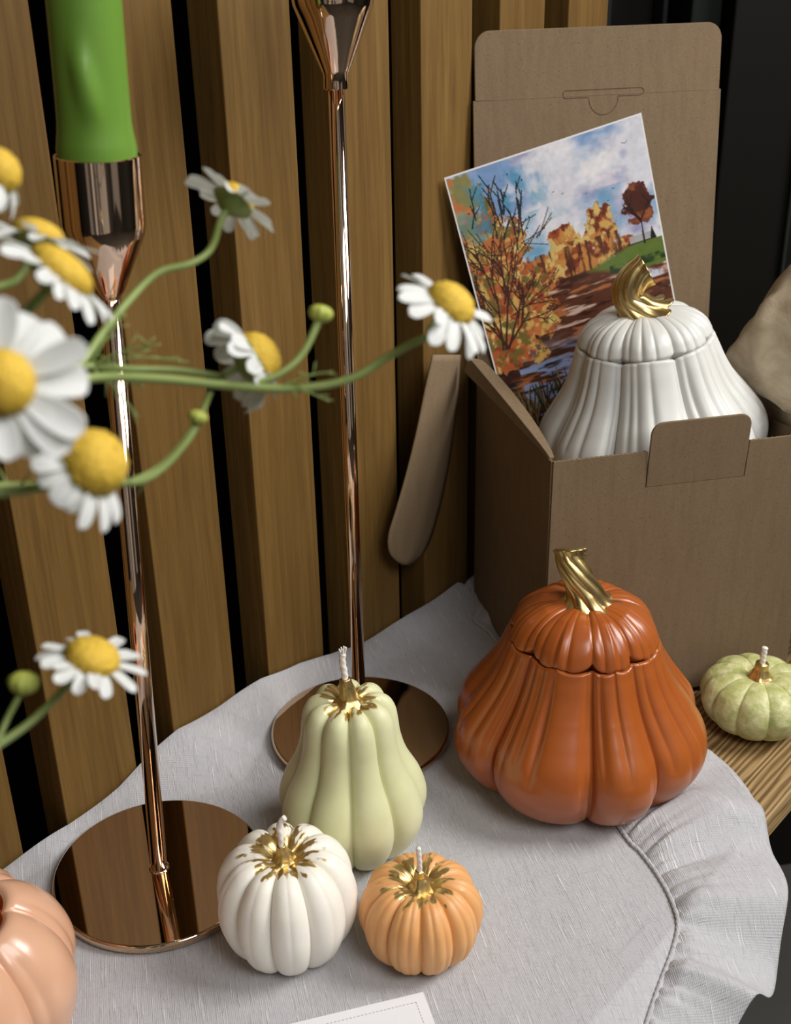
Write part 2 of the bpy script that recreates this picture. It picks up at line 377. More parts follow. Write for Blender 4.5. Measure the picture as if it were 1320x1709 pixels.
# ------------------------------------------------------------------ candlesticks
def candlestick(name, c, scale, R, hpole, lean, cupspec, label):
    c = np.array([c[0], c[1], .0022]); root = empty(name, c, label, 'candlestick', 'rose gold candlesticks')
    th = .0042
    prof = [(.0001, 0), (R-.0012, 0), (R-.0002, .0004), (R, .0012), (R, th-.0012), (R-.0003, th-.0004), (R-.0012, th), (.0001, th)]
    v, f = tube_like(prof, 160); o = mesh('base_plate', v, f, M_BRONZE, parent=root, smooth=True)
    for p_ in o.data.polygons:
        if abs(p_.normal.z) > .98: p_.use_smooth = False
    ax = np.array([lean[0], lean[1], 1.]); ax /= np.linalg.norm(ax)
    ex = np.cross(np.array([0, 1., 0]), ax); ex /= np.linalg.norm(ex); ey = np.cross(ax, ex)
    def along(pr, seg=64):
        vv, ff = tube_like(pr, seg); o0 = np.array([0, 0, th-.0002])
        return [o0+ex*a+ey*b+ax*z for a, b, z in vv], ff
    rp = .0038*scale
    v, f = along([(.0001, 0), (rp, 0), (rp, hpole), (.0001, hpole)]); mesh('pole', v, f, M_ROSE, parent=root)
    v, f = along([(.0001, .0), (rp+.0007, .0), (rp+.0009, .0004), (rp+.0007, .0009), (rp, .0011), (.0001, .0011)]); mesh('collar', v, f, M_ROSE, parent=root)
    v, f = along([(r, hpole+z) for r, z in cupspec], 96); o = mesh('candle_cup', v, f, M_ROSE, parent=root)
    m = o.modifiers.new('e', 'EDGE_SPLIT'); m.split_angle = .5
    return c+np.array([0, 0, th-.0002])+ax*hpole, ax, ex, ey
lean1 = (.039, .0)
top1, ax1, ex1, ey1 = candlestick('candlestick', P(268, 1465), 1., .0485, .2745, lean1,
    [(.0001, -.002), (.0041, -.002), (.0058, .0005), (.0138, .0195), (.0146, .0220), (.0149, .0250), (.0149, .0482), (.0144, .0485), (.0140, .0482), (.0138, .034), (.0001, .033)],
    'rose gold candlestick at left holding the green candle')
top2, ax2, ex2, ey2 = candlestick('candlestick', P(602, 1228), .92, .0485, .3300, (.0, 0),
    [(.0001, 0), (.0050, 0), (.0053, .0004), (.0053, .0062), (.0060, .0075), (.0150, .0290), (.0166, .0330), (.0170, .0360), (.0170, .064), (.0164, .0643), (.0160, .064), (.0158, .042), (.0001, .041)],
    'taller rose gold candlestick standing behind the pale green pear-shaped candle')
def green_candle():
    root = empty('taper_candle', top1+ax1*.0332, 'bright green taper candle standing in the left rose gold candlestick', 'candle')
    pr = [(.0001, 0), (.0134, 0), (.0136, .0130), (.0138, .0165), (.0136, .0190), (.0130, .0225), (.0126, .0265), (.0124, .038), (.0123, .060), (.0122, .12), (.0120, .24), (.010, .248), (.005, .251), (.0001, .252)]
    pr = [tuple(q) for q in catmull(pr, 90)]
    v, f = tube_like(pr, 96); v = [ex1*a+ey1*b+ax1*z for a, b, z in v]
    # a soft drip of wax on the side facing the room
    vv = []
    for (q, (a, b, z)) in zip(v, tube_like(pr, 96)[0]):
        ang = math.atan2(b, a)+1.52; ang = (ang+PI) % (2*PI)-PI
        zz = (z-.0400)/.0105; ang += .12*zz; w = .30*(1-.10*zz)
        k = math.exp(-abs(ang/w)**2.4)*math.exp(-abs(zz)**3) if abs(ang) < 1.2 else 0
        vv.append(q + (ex1*a+ey1*b)*(.19*k))
    mesh('wax', vv, f, M_GREEN, parent=root)
    pp = [ax1*(.251+i*.003) for i in range(5)]; v, f = tube(pp, .0007, 8); mesh('wick', v, f, M_WICK, parent=root)
green_candle()

# ------------------------------------------------------------------ pumpkin shapes
def ribbed(prof, valleys, amp, zc, nt=420, npf=150, pw=.45, extra=None, creases=(), phase=0.):
    """profile (r,z) swept round; lobes between the valley angles; amp(t) depth; creases = (angle, depth, width, t0, t1)"""
    pr = catmull(prof, npf); va = sorted([(a+phase) % (2*PI) for a in valleys]); n = len(va); th = np.linspace(0, 2*PI, nt, endpoint=False)
    lob = np.zeros(nt); uu = np.zeros(nt); idx = np.zeros(nt, int)
    for i, t in enumerate(th):
        for k in range(n):
            a = va[k]; b = va[(k+1) % n]+(2*PI if k == n-1 else 0); tt = t if t >= a else t+2*PI
            if a <= tt < b: u = (tt-a)/(b-a); lob[i] = (4*u*(1-u))**pw; uu[i] = u; idx[i] = k; break
    vs = []
    for j in range(npf):
        t = j/(npf-1); A = amp(t); r0, z0 = pr[j]
        for i in range(nt):
            k = 1-A*(1-lob[i])
            for (ca, cd, cw, t0, t1) in creases:
                d = abs((th[i]-ca+PI) % (2*PI)-PI)
                if d < cw*4 and t0 < t < t1:
                    g = math.sin(PI*(t-t0)/(t1-t0))**.6; k -= cd*g*math.exp(-(d/cw)**1.4)
            if extra: k *= extra(th[i], t)
            z = z0 if z0 < zc else zc+(z0-zc)*(1-(1-k)*.55)
            vs.append((r0*k*math.cos(th[i]), r0*k*math.sin(th[i]), z))
    return vs, grid_faces(nt, npf, True), pr
def wick_tube(base, pts, r):
    v, f = tube(catmull([np.array(base)+np.array(q) for q in pts], 24), r, 10, shape=lambda a, t: 1+.12*math.sin(2*a+t*26)); return v, f
def even(n, jit, seed):
    g = np.random.default_rng(seed); return [2*PI*(i+jit*(g.random()-.5))/n for i in range(n)]
def wax_candle(name, at, label, prof, nl, A, mat, zc, stem, wick, phase=0., pw=.45, jit=.15, seed=1, grooves=None, wickr=.0012, mottled=False, fray=False):
    root = empty(name, (at[0], at[1], .0016), label, 'candle')
    cr = []
    if grooves:
        for a in even(nl, jit, seed):
            for off, dp in grooves: cr.append(((a+phase+off*2*PI/nl) % (2*PI), dp, .05, .08, .97))
    v, f, _ = ribbed(prof, even(nl, jit, seed), A, zc, pw=pw, phase=phase, creases=cr, nt=360, npf=120)
    mesh('wax_body', v, f, mat, parent=root)
    # stem nub covered with gold: flared foot, fluted
    pth = catmull(stem[0], 26); rr = np.interp(np.linspace(0, 1, 26), np.linspace(0, 1, len(stem[1])), stem[1])
    v, f = tube(pth, rr, 40, shape=lambda a, t: 1+(.10*(1-t)+.02)*math.sin(5*a)); mesh('stem', v, f, M_GOLDW, parent=root)
    v, f = wick_tube(stem[0][-1], wick, wickr)
    if fray:
        tip = np.array(stem[0][-1])+np.array(wick[-1]); parts = [(v, f)]
        for dxx, dy in ((-.0016, 0), (-.0007, .0008), (.0002, -.0007), (.0012, .0004), (.0017, -.0003), (.0005, .001)):
            parts.append(tube(catmull([tip-np.array([0, 0, .0018]), tip+np.array([dxx*.6, dy, .0007]), tip+np.array([dxx, dy*1.4, .0028+dxx*.3])], 8), np.linspace(.0007, .0003, 8), 6))
        v, f = join(parts)
    mesh('wick', v, f, M_WICK, parent=root)
    return root
sage = m_wax('sage_wax', (.64, .65, .37), (.72, .71, .45), .0155, 0, .0735)
wax_candle('pear_gourd_candle', P(592, 1404), 'tall pale green pear-shaped gourd candle with gold top and frayed wick',
    [(.0005, 0), (.020, 0), (.0245, .0015), (.0300, .008), (.0345, .018), (.0355, .027), (.0325, .038), (.0265, .050), (.0236, .060), (.0226, .068), (.0214, .0750), (.0184, .0802), (.0130, .0828), (.0070, .0815), (.0030, .0800), (.0005, .0795)],
    9, lambda t: .19*min(1, t*8)*(1 if t < .8 else max(.35, 1-(t-.8)*3)), sage, .02,
    ([(0, 0, .0785), (.0000, 0, .084), (-.0008, 0, .0895), (-.0012, .0005, .0925)], [.0085, .0042, .0032, .0026]),
    [(0, 0, -.001), (-.0003, 0, .004), (-.0009, 0, .009), (-.0006, 0, .0135)], phase=.55, seed=3, pw=.5, wickr=.0015, fray=True)
ivory = m_wax('ivory_wax', (.86, .82, .72), (.90, .86, .78), .0185, 0, .040)
wax_candle('pumpkin_candle', P(485, 1572), 'ivory white pumpkin candle with gold brushed around its wick',
    [(.0005, 0), (.0175, 0), (.0215, .0012), (.0262, .0075), (.0298, .018), (.0304, .028), (.0282, .0385), (.0225, .0465), (.0165, .0495), (.0105, .0490), (.0060, .0465), (.0025, .0450), (.0005, .0445)],
    10, lambda t: .185*min(1, t*7)*(1 if t < .85 else .7), ivory, .02,
    ([(0, 0, .0435), (0, 0, .047), (-.0006, 0, .0505), (-.0010, 0, .0530)], [.0072, .0040, .0026, .0018]),
    [(0, 0, -.001), (.0002, 0, .0045), (-.0002, 0, .009), (.0006, 0, .0125), (.0026, 0, .0148)], phase=.18, seed=5, grooves=[(.5, .012)], wickr=.0012)
apric = m_wax('apricot_wax', (.74, .36, .125), (.80, .44, .18), .0170, 0, .028)
wax_candle('pumpkin_candle', P(703, 1580), 'small apricot orange pumpkin candle with gold brushed around its wick',
    [(.0005, 0), (.0150, 0), (.0185, .0010), (.0235, .0065), (.0264, .0145), (.0266, .0215), (.0245, .0290), (.0195, .0348), (.0140, .0368), (.0090, .0358), (.0055, .0335), (.0025, .0322), (.0005, .032)],
    10, lambda t: .18*min(1, t*7)*(1 if t < .85 else .7), apric, .015,
    ([(0, 0, .0315), (0, 0, .035), (-.0004, 0, .0385), (-.0003, 0, .0418)], [.0072, .0044, .0024, .0019]),
    [(0, 0, -.001), (.0000, 0, .0045), (-.0003, 0, .009), (-.0004, 0, .0122)], phase=.3, seed=8, grooves=[(.36, .03), (.66, .03)], wickr=.0011)
palegr = m_wax('mottled_sage_wax', (.42, .45, .15), (.68, .66, .36), .0085, 0, .026, mottled=True)
wax_candle('pumpkin_candle', P(1257, 1206), 'small mottled green pumpkin candle on bare wood beside the cardboard box',
    [(.0005, 0), (.0160, 0), (.0200, .0010), (.0265, .0060), (.0300, .0135), (.0303, .0190), (.0270, .0260), (.0200, .0302), (.0135, .0312), (.0085, .0300), (.0050, .0285), (.0025, .0278), (.0005, .0276)],
    11, lambda t: .11*min(1, t*7)*(1 if t < .85 else .7), palegr, .015,
    ([(0, 0, .0275), (0, 0, .0305), (.0002, 0, .0345), (.0004, 0, .0375)], [.0082, .0052, .0038, .0034]),
    [(0, 0, -.001), (.0000, 0, .004), (.0002, 0, .0075), (.0003, 0, .0098)], phase=.1, seed=2, wickr=.0016, pw=.4)

# ------------------------------------------------------------------ lidded pumpkin jars
def jar(name, loc, rot, scale, label, mb, ml, phase, stempath, seed, seam_scallop=.0042, srad=1.):
    root = empty(name, loc, label, 'jar', 'lidded pumpkin jars'); root.rotation_euler = rot; root.scale = (scale,)*3
    prof = [(.0005, 0), (.040, 0), (.048, .0015), (.0575, .008), (.0645, .0190), (.0662, .0290), (.0635, .0395), (.0565, .0500), (.0495, .0600), (.0445, .0700), (.0412, .0790), (.0394, .0838), (.0386, .0860), (.0376, .0865), (.0360, .0862), (.0345, .0840), (.034, .075)]
    val = [a for a in even(8, .38, seed)]; g = np.random.default_rng(seed+11)
    cr = []
    for a in val:
        for k in range(3):
            off = (.10+.22*k+.1*g.random())*2*PI/8; t1 = .62+.25*g.random(); 
            cr.append(((a+off+phase) % (2*PI), .018+.020*g.random(), .028+.02*g.random(), .985-t1*.62, .93 if k != 1 else .96))
        cr.append(((a+phase-.07) % (2*PI), .022, .03, .30, .93))
    def tw(th, t): return 1.
    v, f, _ = ribbed(prof, val, lambda t: .185*min(1, t*6)*(1-.45*max(0, (t-.55)/.45)), .02, nt=560, npf=190, pw=.42, creases=cr, phase=phase)
    # scalloped rim: follow the lobes up and down
    v = np.array(v); ang = np.arctan2(v[:, 1], v[:, 0]); sc = np.zeros(len(v)); 
    va = np.sort([(a+phase) % (2*PI) for a in val])
    def scal(an):
        an = np.asarray(an) % (2*PI); out = np.zeros_like(an)
        for k in range(8):
            a = va[k]; b = va[(k+1) % 8]+(2*PI if k == 7 else 0)
            tt = np.where(an >= a, an, an+2*PI); u = (tt-a)/(b-a); ok = (u >= 0) & (u < 1); out = np.where(ok, np.abs(np.sin(2*PI*u))**.7*.45+np.sin(PI*u)**.8*.55, out)
        return out
    v[:, 2] -= seam_scallop*scal(ang)*np.clip((v[:, 2]-.060)/.022, 0, 1)
    mesh('jar_body', v, f, mb, parent=root)
    # lid
    lp = [(.0330, .0815), (.0366, .0856), (.0377, .0868), (.0374, .0886), (.0350, .0936), (.0300, .0982), (.0225, .1012), (.0150, .1024), (.0080, .1022), (.0005, .1018)]
    cr2 = []
    for a in val:
        for k in range(3):
            cr2.append(((a+(.16+.25*k+.08*g.random())*2*PI/8+phase) % (2*PI), .030+.02*g.random(), .035, -.02, 1.05))
    v, f, _ = ribbed(lp, val, lambda t: .115+.07*t, .094, nt=480, npf=70, pw=.5, creases=cr2, phase=phase)
    v = np.array(v); ang = np.arctan2(v[:, 1], v[:, 0]); rr = np.hypot(v[:, 0], v[:, 1])
    v[:, 2] -= seam_scallop*scal(ang)*np.clip((rr-.022)/.014, 0, 1); v[:, 2] += .0004
    for k in range(len(v)):
        if rr[k] < .030: v[k, 2] -= .0016*(1-rr[k]/.030)*(1-abs(math.sin(4*(ang[k]-phase))))
    lid = mesh('jar_lid', v, f, ml, parent=root)
    # twisted fluted stem
    n = 60; pth = catmull(stempath, n); T = np.linspace(0, 1, n)
    rad = .0072*srad+.0095*np.exp(-T*7.5)+.0008*(T > .9)*(T-.9)*10
    def shp(a, t): return 1+(.135)*(abs(math.sin(4.5*(a+2.0*t)+.4))**.7-.6)*(1+1.2*math.exp(-t*9))
    v, f = tube(pth, rad, 108, shape=shp)
    mesh('stem', v, f, M_GOLD, parent=lid)
    return root
M_TERRA = m_ceramic('glazed_burnt_orange', (.35, .082, .013), (.41, .108, .020), .30, .3)
M_WHITE = m_ceramic('matt_white_glaze', (.62, .62, .58), (.68, .68, .65), .42, .12)
jl = P(960, 1283)
jar('pumpkin_jar', (jl[0], jl[1], .0018), (0, 0, 0), .985, 'large burnt orange pumpkin jar with scalloped lid and twisted gold stem', M_TERRA, M_TERRA, -.12,
    [(0, 0, .0995), (-.001, .0, .107), (-.0045, .001, .115), (-.0075, .004, .1225), (-.0080, .006, .1275)], 4)

# ------------------------------------------------------------------ the cardboard box
B0 = np.array([.0791, .5498, .0030]); BA = .213
BU = np.array([math.cos(BA), math.sin(BA), 0]); BN = np.array([-math.sin(BA), math.cos(BA), 0]); UZ = np.array([0, 0, 1.])
BWID, BDEP, BH, BT = .1487, .1340, .1510, .0015
def B(u, n, z): return B0+BU*u+BN*n+UZ*z
def gift_box():
    root = empty('cardboard_box', B0, 'brown cardboard gift box standing open with its lid raised against the slats', 'box')
    L = B0
    def part(name, v, f, m=M_KRAFT, par=root, bev=.0004):
        o = mesh(name, v, f, m, parent=par, loc=L, smooth=False)
        if bev: bevel(o, bev, 2)
        return o
    ta, tb, tz = .0520, .1070, .0165   # tab: from, to, height above rim
    # front panel outline with crimped top edge and a notch round the tab
    out = [(0, 0), (BWID, 0)]
    g = np.random.default_rng(3)
    def crimp(x0, x1, z):
        xs = np.arange(x0, x1, .0013 if x1 > x0 else -.0013); return [(x, z+.00028*(k % 2)+.00012*g.random()) for k, x in enumerate(xs)]
    out += crimp(BWID, tb+.0004, BH) + [(tb+.0004, BH-.020), (ta-.0004, BH-.020)] + crimp(ta-.0004, 0, BH)
    v, f = slab(out, B(0, 0, 0), BU, UZ, BN, BT); fp = part('front_panel', v, f, bev=0)
    rc = .0065; tabp = [(ta, BH-.020), (tb, BH-.020)]
    zt = BH+tz
    tabp += [(tb-rc+rc*math.cos(a), zt-rc+rc*math.sin(a)) for a in np.linspace(0, PI/2, 9)] + [(ta+rc+rc*math.cos(a), zt-rc+rc*math.sin(a)) for a in np.linspace(PI/2, PI, 9)]
    ty = UZ*math.cos(.06)-BN*math.sin(.06)
    tabp = [(x, z-(BH-.020)) for x, z in tabp]
    v, f = slab(tabp, B(0, 0, BH-.020), BU, ty, BN, BT); part('locking_tab', v, f)
    v, f = slab([(BT, 0), (BDEP, 0), (BDEP, BH), (BT, BH)], B(0, 0, 0), BN, UZ, BU, BT); part('side_panel', v, f)
    v, f = slab([(BT, 0), (BDEP, 0), (BDEP, BH-.022), (BT, BH-.004)], B(BWID-BT, 0, 0), BN, UZ, BU, BT); part('side_panel', v, f)
    v, f = slab([(0, 0), (BWID, 0), (BWID, BH), (0, BH)], B(0, BDEP, 0), BU, UZ, BN, BT); part('back_panel', v, f)
    v, f = slab([(BT, BT), (BWID-BT, BT), (BWID-BT, BDEP), (BT, BDEP)], B(0, 0, 0), BU, BN, UZ, BT); part('bottom_panel', v, f)
    # lid: leans back, with tuck flap at its top
    lean = .098; LY = UZ*math.cos(lean)+BN*math.sin(lean); LNrm = BN*math.cos(lean)-UZ*math.sin(lean); LH = .1558; TF = .036
    w = .0012; r = .009
    pts = [(0, 0), (BWID, 0), (BWID, LH), (BWID-w, LH), (BWID-w, LH+.0006)]
    pts += [(BWID-w-r+r*math.cos(a), LH+TF-r+r*math.sin(a)) for a in np.linspace(0, PI/2, 12)] + [(w+r+r*math.cos(a), LH+TF-r+r*math.sin(a)) for a in np.linspace(PI/2, PI, 12)] + [(w, LH+.0006), (w, LH), (0, LH)]
    lo = B(0, BDEP, BH)
    v, f = slab(pts, lo, BU, LY, LNrm, BT); lid = part('lid', v, f, bev=.0004)
    # die-cut hanger slot in the lid: grooves pressed into the board
    M_CUT = m_plain('cut_board_edge', (.085, .05, .024), .9)
    def lp(x, y): return lo+BU*x+LY*y-LNrm*.00002
    x0, x1, yt, yb = .0525, .1010, LH+.0030, LH-.0010; xc = (x0+x1)/2; rs = .0088; ys = yb-.0005
    path = [lp(xc+rs, yb), lp(x1-.002, yb), lp(x1, yb+.001), lp(x1, yt-.001), lp(x1-.002, yt), lp(x0+.001, yt), lp(x0, yt-.001), lp(x0, yb+.001), lp(x0+.001, yb), lp(xc-rs, yb)]
    dense = []
    for a, b in zip(path[:-1], path[1:]): dense += [a+(b-a)*t for t in np.linspace(0, 1, 10, endpoint=False)]
    dense.append(path[-1]); v1 = tube(dense, .00022, 6)
    arc = [lp(xc+rs*math.cos(a), ys-rs*math.sin(a)*1.05) for a in np.linspace(0, PI, 30)]; v2 = tube(arc, .0002, 6)
    v, f = join([v1, v2]); mesh('hanger_slot', v, f, M_CUT, parent=lid, loc=L)
    fold = [lp(x, LH) for x in np.linspace(.001, BWID-.001, 12)]; v, f = tube(fold, .00016, 6); mesh('fold_line', v, f, m_kraft('creased_board', (.18, .12, .07), (.24, .165, .10)), parent=lid, loc=L)
    # left side flap: folded outwards from the top of the side panel, its doubled end curling down
    a0 = B(.0, .001, BH+.0005); nb = 26; vs = []
    for i in range(nb):
        t = i/(nb-1); n_ = .001+.127*t
        hgt = .0010+.0115*t**.8; outw = .0010+.0085*t
        base = B(-.0004-outw*.35, n_, BH+.0002)
        lowo = B(-.0006-outw, n_, BH+.0010+hgt*.35)
        upo = B(-.0004-outw*.75, n_, BH+.0020+hgt)
        ins = B(.0016+.0034*math.sin(PI*t)**.7, n_, BH+.0018+hgt*.75)
        vs += [base, lowo, upo, ins]
    fs = grid_faces(4, nb, True)+[(3, 2, 1, 0), tuple(range((nb-1)*4, nb*4))]
    part('side_flap', vs, fs, bev=.0004)
    # long tongue hanging down by the wall, with a rounded end
    NSG = 30; NCW = 12; cl = [(746, 592, 24), (737, 650, 28), (726, 720, 31), (712, 790, 34), (697, 850, 36), (684, 895, 36), (678, 925, 27), (676, 942, 6)]
    cx = catmull([(a, b, c_) for a, b, c_ in cl], NSG); vs = []
    for k, (x, y, hw) in enumerate(cx):
        for j in range(NCW):
            c_ = -1+2*j/(NCW-1); p = PW(x+hw*c_, y-6*(1-c_*c_)*(0 if k < NSG-4 else 0), .0125+.003*(1-k/NSG)-.019*max(0, c_-.30)**1.3-.002*max(0, -c_-.3))
            vs.append(p)
    o = mesh('dust_flap', vs, grid_faces(NCW, NSG), m_kraft('kraft_inner', (.20, .135, .072), (.27, .19, .11)), parent=root, loc=L)
    m = o.modifiers.new('t', 'SOLIDIFY'); m.thickness = .0011; m.offset = 0
    return lo, LY, LNrm
gift_box()
jw = B(.0875, .0662, .105)
jar('pumpkin_jar', jw, (math.radians(-1), math.radians(-8), .2), .975, 'white pumpkin jar with lid and bent gold stem nestled inside the cardboard box', M_WHITE, M_WHITE, .75,
    [(-.001, 0, .0985), (-.0045, 0, .106), (-.0075, 0, .1130), (-.0065, -.001, .1190), (-.0020, -.002, .1238), (.0030, -.003, .1262)], 9, seam_scallop=.0004, srad=1.18)
# packing paper: fills the box under the jar and swells out on the right
def crumple(p, amp, sc, seed=0):
    x, y, z = p[0]*sc+seed, p[1]*sc, p[2]*sc
    return amp*(math.sin(x*2.1+1.7*math.sin(y*1.3+z))+.6*math.sin(y*3.7+1.3*math.sin(z*2.2+x))+.45*abs(math.sin(z*4.1+2*math.sin(x*1.9)))+.3*abs(math.sin(x*7+y*5+z*3)))
def paper():
    M_PAPER = NT('tan_packing_paper'); _n = M_PAPER.noise(M_PAPER.coord((1, 1, 2.2), (.3, .5, .2)), 28, 6, .65, .8)
    M_PAPER.base(M_PAPER.mix(M_PAPER.ramp(_n, [(.35, (0, 0, 0)), (.75, (1, 1, 1))]), (.40, .315, .205), (.62, .53, .38))).p(Roughness=.62, Subsurface_Weight=.0); M_PAPER.bump(_n, .45, .003); M_PAPER = M_PAPER.m
    c = B(.219, .062, .118); nu, nv = 160, 90; vs = []
    for j in range(nv):
        ph = PI*j/(nv-1)
        for i in range(nu):
            a = 2*PI*i/nu; d = np.array([math.sin(ph)*math.cos(a), math.sin(ph)*math.sin(a), math.cos(ph)])
            rr = np.array([.090, .084, .121]); q = BU*d[0]*rr[0]+BN*d[1]*rr[1]+UZ*d[2]*rr[2]
            q = q*(1+crumple(q, .026, 24)+crumple(q, .012, 60, 3)-.035*abs(math.sin(5*a+2*math.sin(ph*3)))*math.sin(ph)); w = c+q
            if w[2] < .003: w[2] = .003
            u = (w-B0)@BU; z = w[2]-B0[2]
            lim = .1515 if z < BH+.002 else .1400
            if u < lim: w = w+BU*(lim-u)
            s, n = sn(w)
            if n < .003: w = w+WN*(.003-n)
            vs.append(w)
    o = mesh('packing_paper', vs, grid_faces(nu, nv, True), M_PAPER, loc=B(.236, .07, 0)); tag(o, 'crumpled tan packing paper bulging up at the right side of the cardboard box', 'packing paper')
    vs = []; nu, nv = 60, 60; low = []
    for j in range(nv):
        for i in range(nu):
            u = .004+(BWID-.008)*i/(nu-1); n = .004+(BDEP-.007)*j/(nv-1); p = B(u, n, 0)
            d = math.hypot(u-.0835, n-.066); h = .101+.004*max(0, min(1, (d-.045)/.02)) + min(.003, max(-.003, crumple(p, .0014, 60)))*(1 if d > .05 else 0)
            q = p.copy(); q[2] += .003; low.append(q); p[2] += h; vs.append(p)
    gf = grid_faces(nu, nv); N = nu*nv; ring = list(range(nu))+[nu-1+j*nu for j in range(1, nv)]+[N-2-i for i in range(nu-1)]+[(nv-2-j)*nu for j in range(nv-2)]
    fs = gf+[tuple(N+k for k in q[::-1]) for q in gf]+[(ring[(k+1) % len(ring)], ring[k], N+ring[k], N+ring[(k+1) % len(ring)]) for k in range(len(ring))]
    o = mesh('packing_paper', vs+low, fs, M_PAPER, loc=B(.07, .066, .1))
    tag(o, 'tan paper padding inside the cardboard box under the white pumpkin jar', 'packing paper')
paper()

# ------------------------------------------------------------------ autumn lake postcard
def paint(w=300, h=440):
    g = np.random.default_rng(21); Y, X = np.mgrid[0:h, 0:w]; U = X/(w-1); Vv = Y/(h-1)
    def nz(sx, sy, seed):
        gg = np.random.default_rng(seed); out = np.zeros((h, w)); amp = 1; tot = 0
        for o in range(5):
            nx, ny = int(sx*2**o)+2, int(sy*2**o)+2; G = gg.random((ny, nx)); fx = U*(nx-1.001); fy = Vv*(ny-1.001)
            ix, iy = fx.astype(int), fy.astype(int); tx, ty = fx-ix, fy-iy; tx = tx*tx*(3-2*tx); ty = ty*ty*(3-2*ty)
            out += amp*((G[iy, ix]*(1-tx)+G[iy, ix+1]*tx)*(1-ty)+(G[iy+1, ix]*(1-tx)+G[iy+1, ix+1]*tx)*ty); tot += amp; amp *= .55
        return out/tot
    img = np.ones((h, w, 3))*np.array([.86, .86, .90])
    def lay(mask, col):
        nonlocal img; m = np.clip(mask, 0, 1)[..., None]; img = img*(1-m)+np.array(col)*m
    sky = nz(3, 6, 1); lay((sky-.50)*5, (.45, .60, .80)); lay((nz(4, 7, 2)-.56)*6, (.55, .56, .74)); lay((nz(3, 8, 3)-.5)*5, (.92, .91, .92)); lay((nz(4, 5, 4)-.60)*5*(Vv > .2), (.40, .64, .80)); lay((nz(4, 5, 44)-.63)*4*(Vv > .15), (.84, .76, .86))
    n1 = nz(16, 22, 5); n2 = nz(26, 36, 6); n3 = nz(60, 80, 7)
    def blobs(cx, cy, rx, ry, cols, thr=.5, soft=9, seed=0):
        d = ((U-cx)/rx)**2+((Vv-cy)/ry)**2+(n1-.5)*1.5+(n2-.5)*1.1; m = np.clip((1-d)*soft, 0, 1); sel = nz(14, 20, 30+seed)
        lay(m, cols[0])
        for k, c in enumerate(cols[1:]): lay(m*np.clip((nz(10+4*k, 14+5*k, 50+seed*7+k)-.5)*9, 0, 1), c)
    # far woods
    fall = [(.80, .50, .20), (.86, .66, .30), (.66, .26, .10), (.45, .16, .08), (.86, .72, .38)]
    blobs(.34, .42, .16, .06, fall, seed=1); blobs(.50, .385, .105, .105, fall, seed=2); blobs(.69, .365, .095, .115, fall, seed=3); blobs(.60, .43, .14, .06, fall[::-1][1:], seed=4); blobs(.81, .43, .05, .04, fall, seed=5); blobs(.22, .44, .14, .05, [(.62, .26, .12), (.45, .16, .08), (.80, .5, .2)], seed=6)
    blobs(.91, .29, .085, .075, [(.48, .22, .12), (.62, .33, .18), (.30, .12, .08)], seed=7)
    band = (Vv > .36) & (Vv < .475); lay(np.clip((nz(60, 8, 8)-.55)*8, 0, 1)*band*(U > .2)*(U < .8)*.8, (.25, .08, .04))
    # barn, bank, water
    lay(((U > .83) & (U < .95) & (Vv > .405) & (Vv < .43)).astype(float), (.66, .66, .66)); lay(((U > .82) & (U < .97) & (Vv >= .43) & (Vv < .452)).astype(float), (.16, .12, .12))
    lay(((np.abs(U-.955) < (Vv-.385)*.35) & (Vv > .385) & (Vv < .44)).astype(float), (.10, .09, .09))
    water = np.clip((Vv-.470)*200, 0, 1); lay(water, (.36, .17, .09))
    lay(water*np.clip((nz(10, 60, 9)-.50)*8, 0, 1), (.22, .09, .05)); lay(water*np.clip((nz(7, 46, 10)-.55)*8, 0, 1), (.72, .40, .20)); lay(water*np.clip((nz(5, 50, 11)-.62)*9, 0, 1)*(Vv < .72), (.84, .70, .62))
    lay(water*np.clip((nz(6, 46, 12)-.46)*9, 0, 1)*np.clip((Vv-.66)*9, 0, 1)*(U > .12), (.52, .60, .80)); lay(water*np.clip((nz(6, 60, 13)-.52)*9, 0, 1)*np.clip((Vv-.66)*9, 0, 1), (.13, .09, .10))
    lay(np.clip(((U-.58)*.20+.0-(np.abs(Vv-.478)-.006))*60, 0, 1)*(U > .58)*(Vv < .53)*(Vv > .435), (.36, .46, .14)); lay(((Vv > .485) & (Vv < .515) & (U > .7))*np.clip((n2-.35)*5, 0, 1), (.12, .22, .07))
    lay(((Vv > .525) & (Vv < .575) & (U > .8))*np.clip((n1-.4)*6, 0, 1), (.80, .80, .86))
    # near tree on the left
    warm = [(.84, .66, .30), (.80, .42, .18), (.90, .78, .42), (.58, .20, .10), (.74, .34, .14), (.45, .38, .14)]
    blobs(.06, .36, .24, .30, warm, seed=8); blobs(.20, .30, .10, .12, warm[2:]+warm[:2], seed=18); blobs(.16, .53, .23, .20, warm[1:]+warm[:1], seed=9); blobs(.02, .12, .12, .14, [(.55, .52, .28), (.80, .45, .22), (.72, .60, .36)], seed=10); blobs(.28, .46, .10, .09, warm, seed=11); blobs(.10, .66, .13, .10, warm, seed=12)
    lay(np.clip((.35-np.abs(U-.22))*3, 0, 1)*np.clip((nz(14, 12, 14)-.55)*6, 0, 1)*(Vv < .25)*(Vv > .03), (.20, .55, .72))
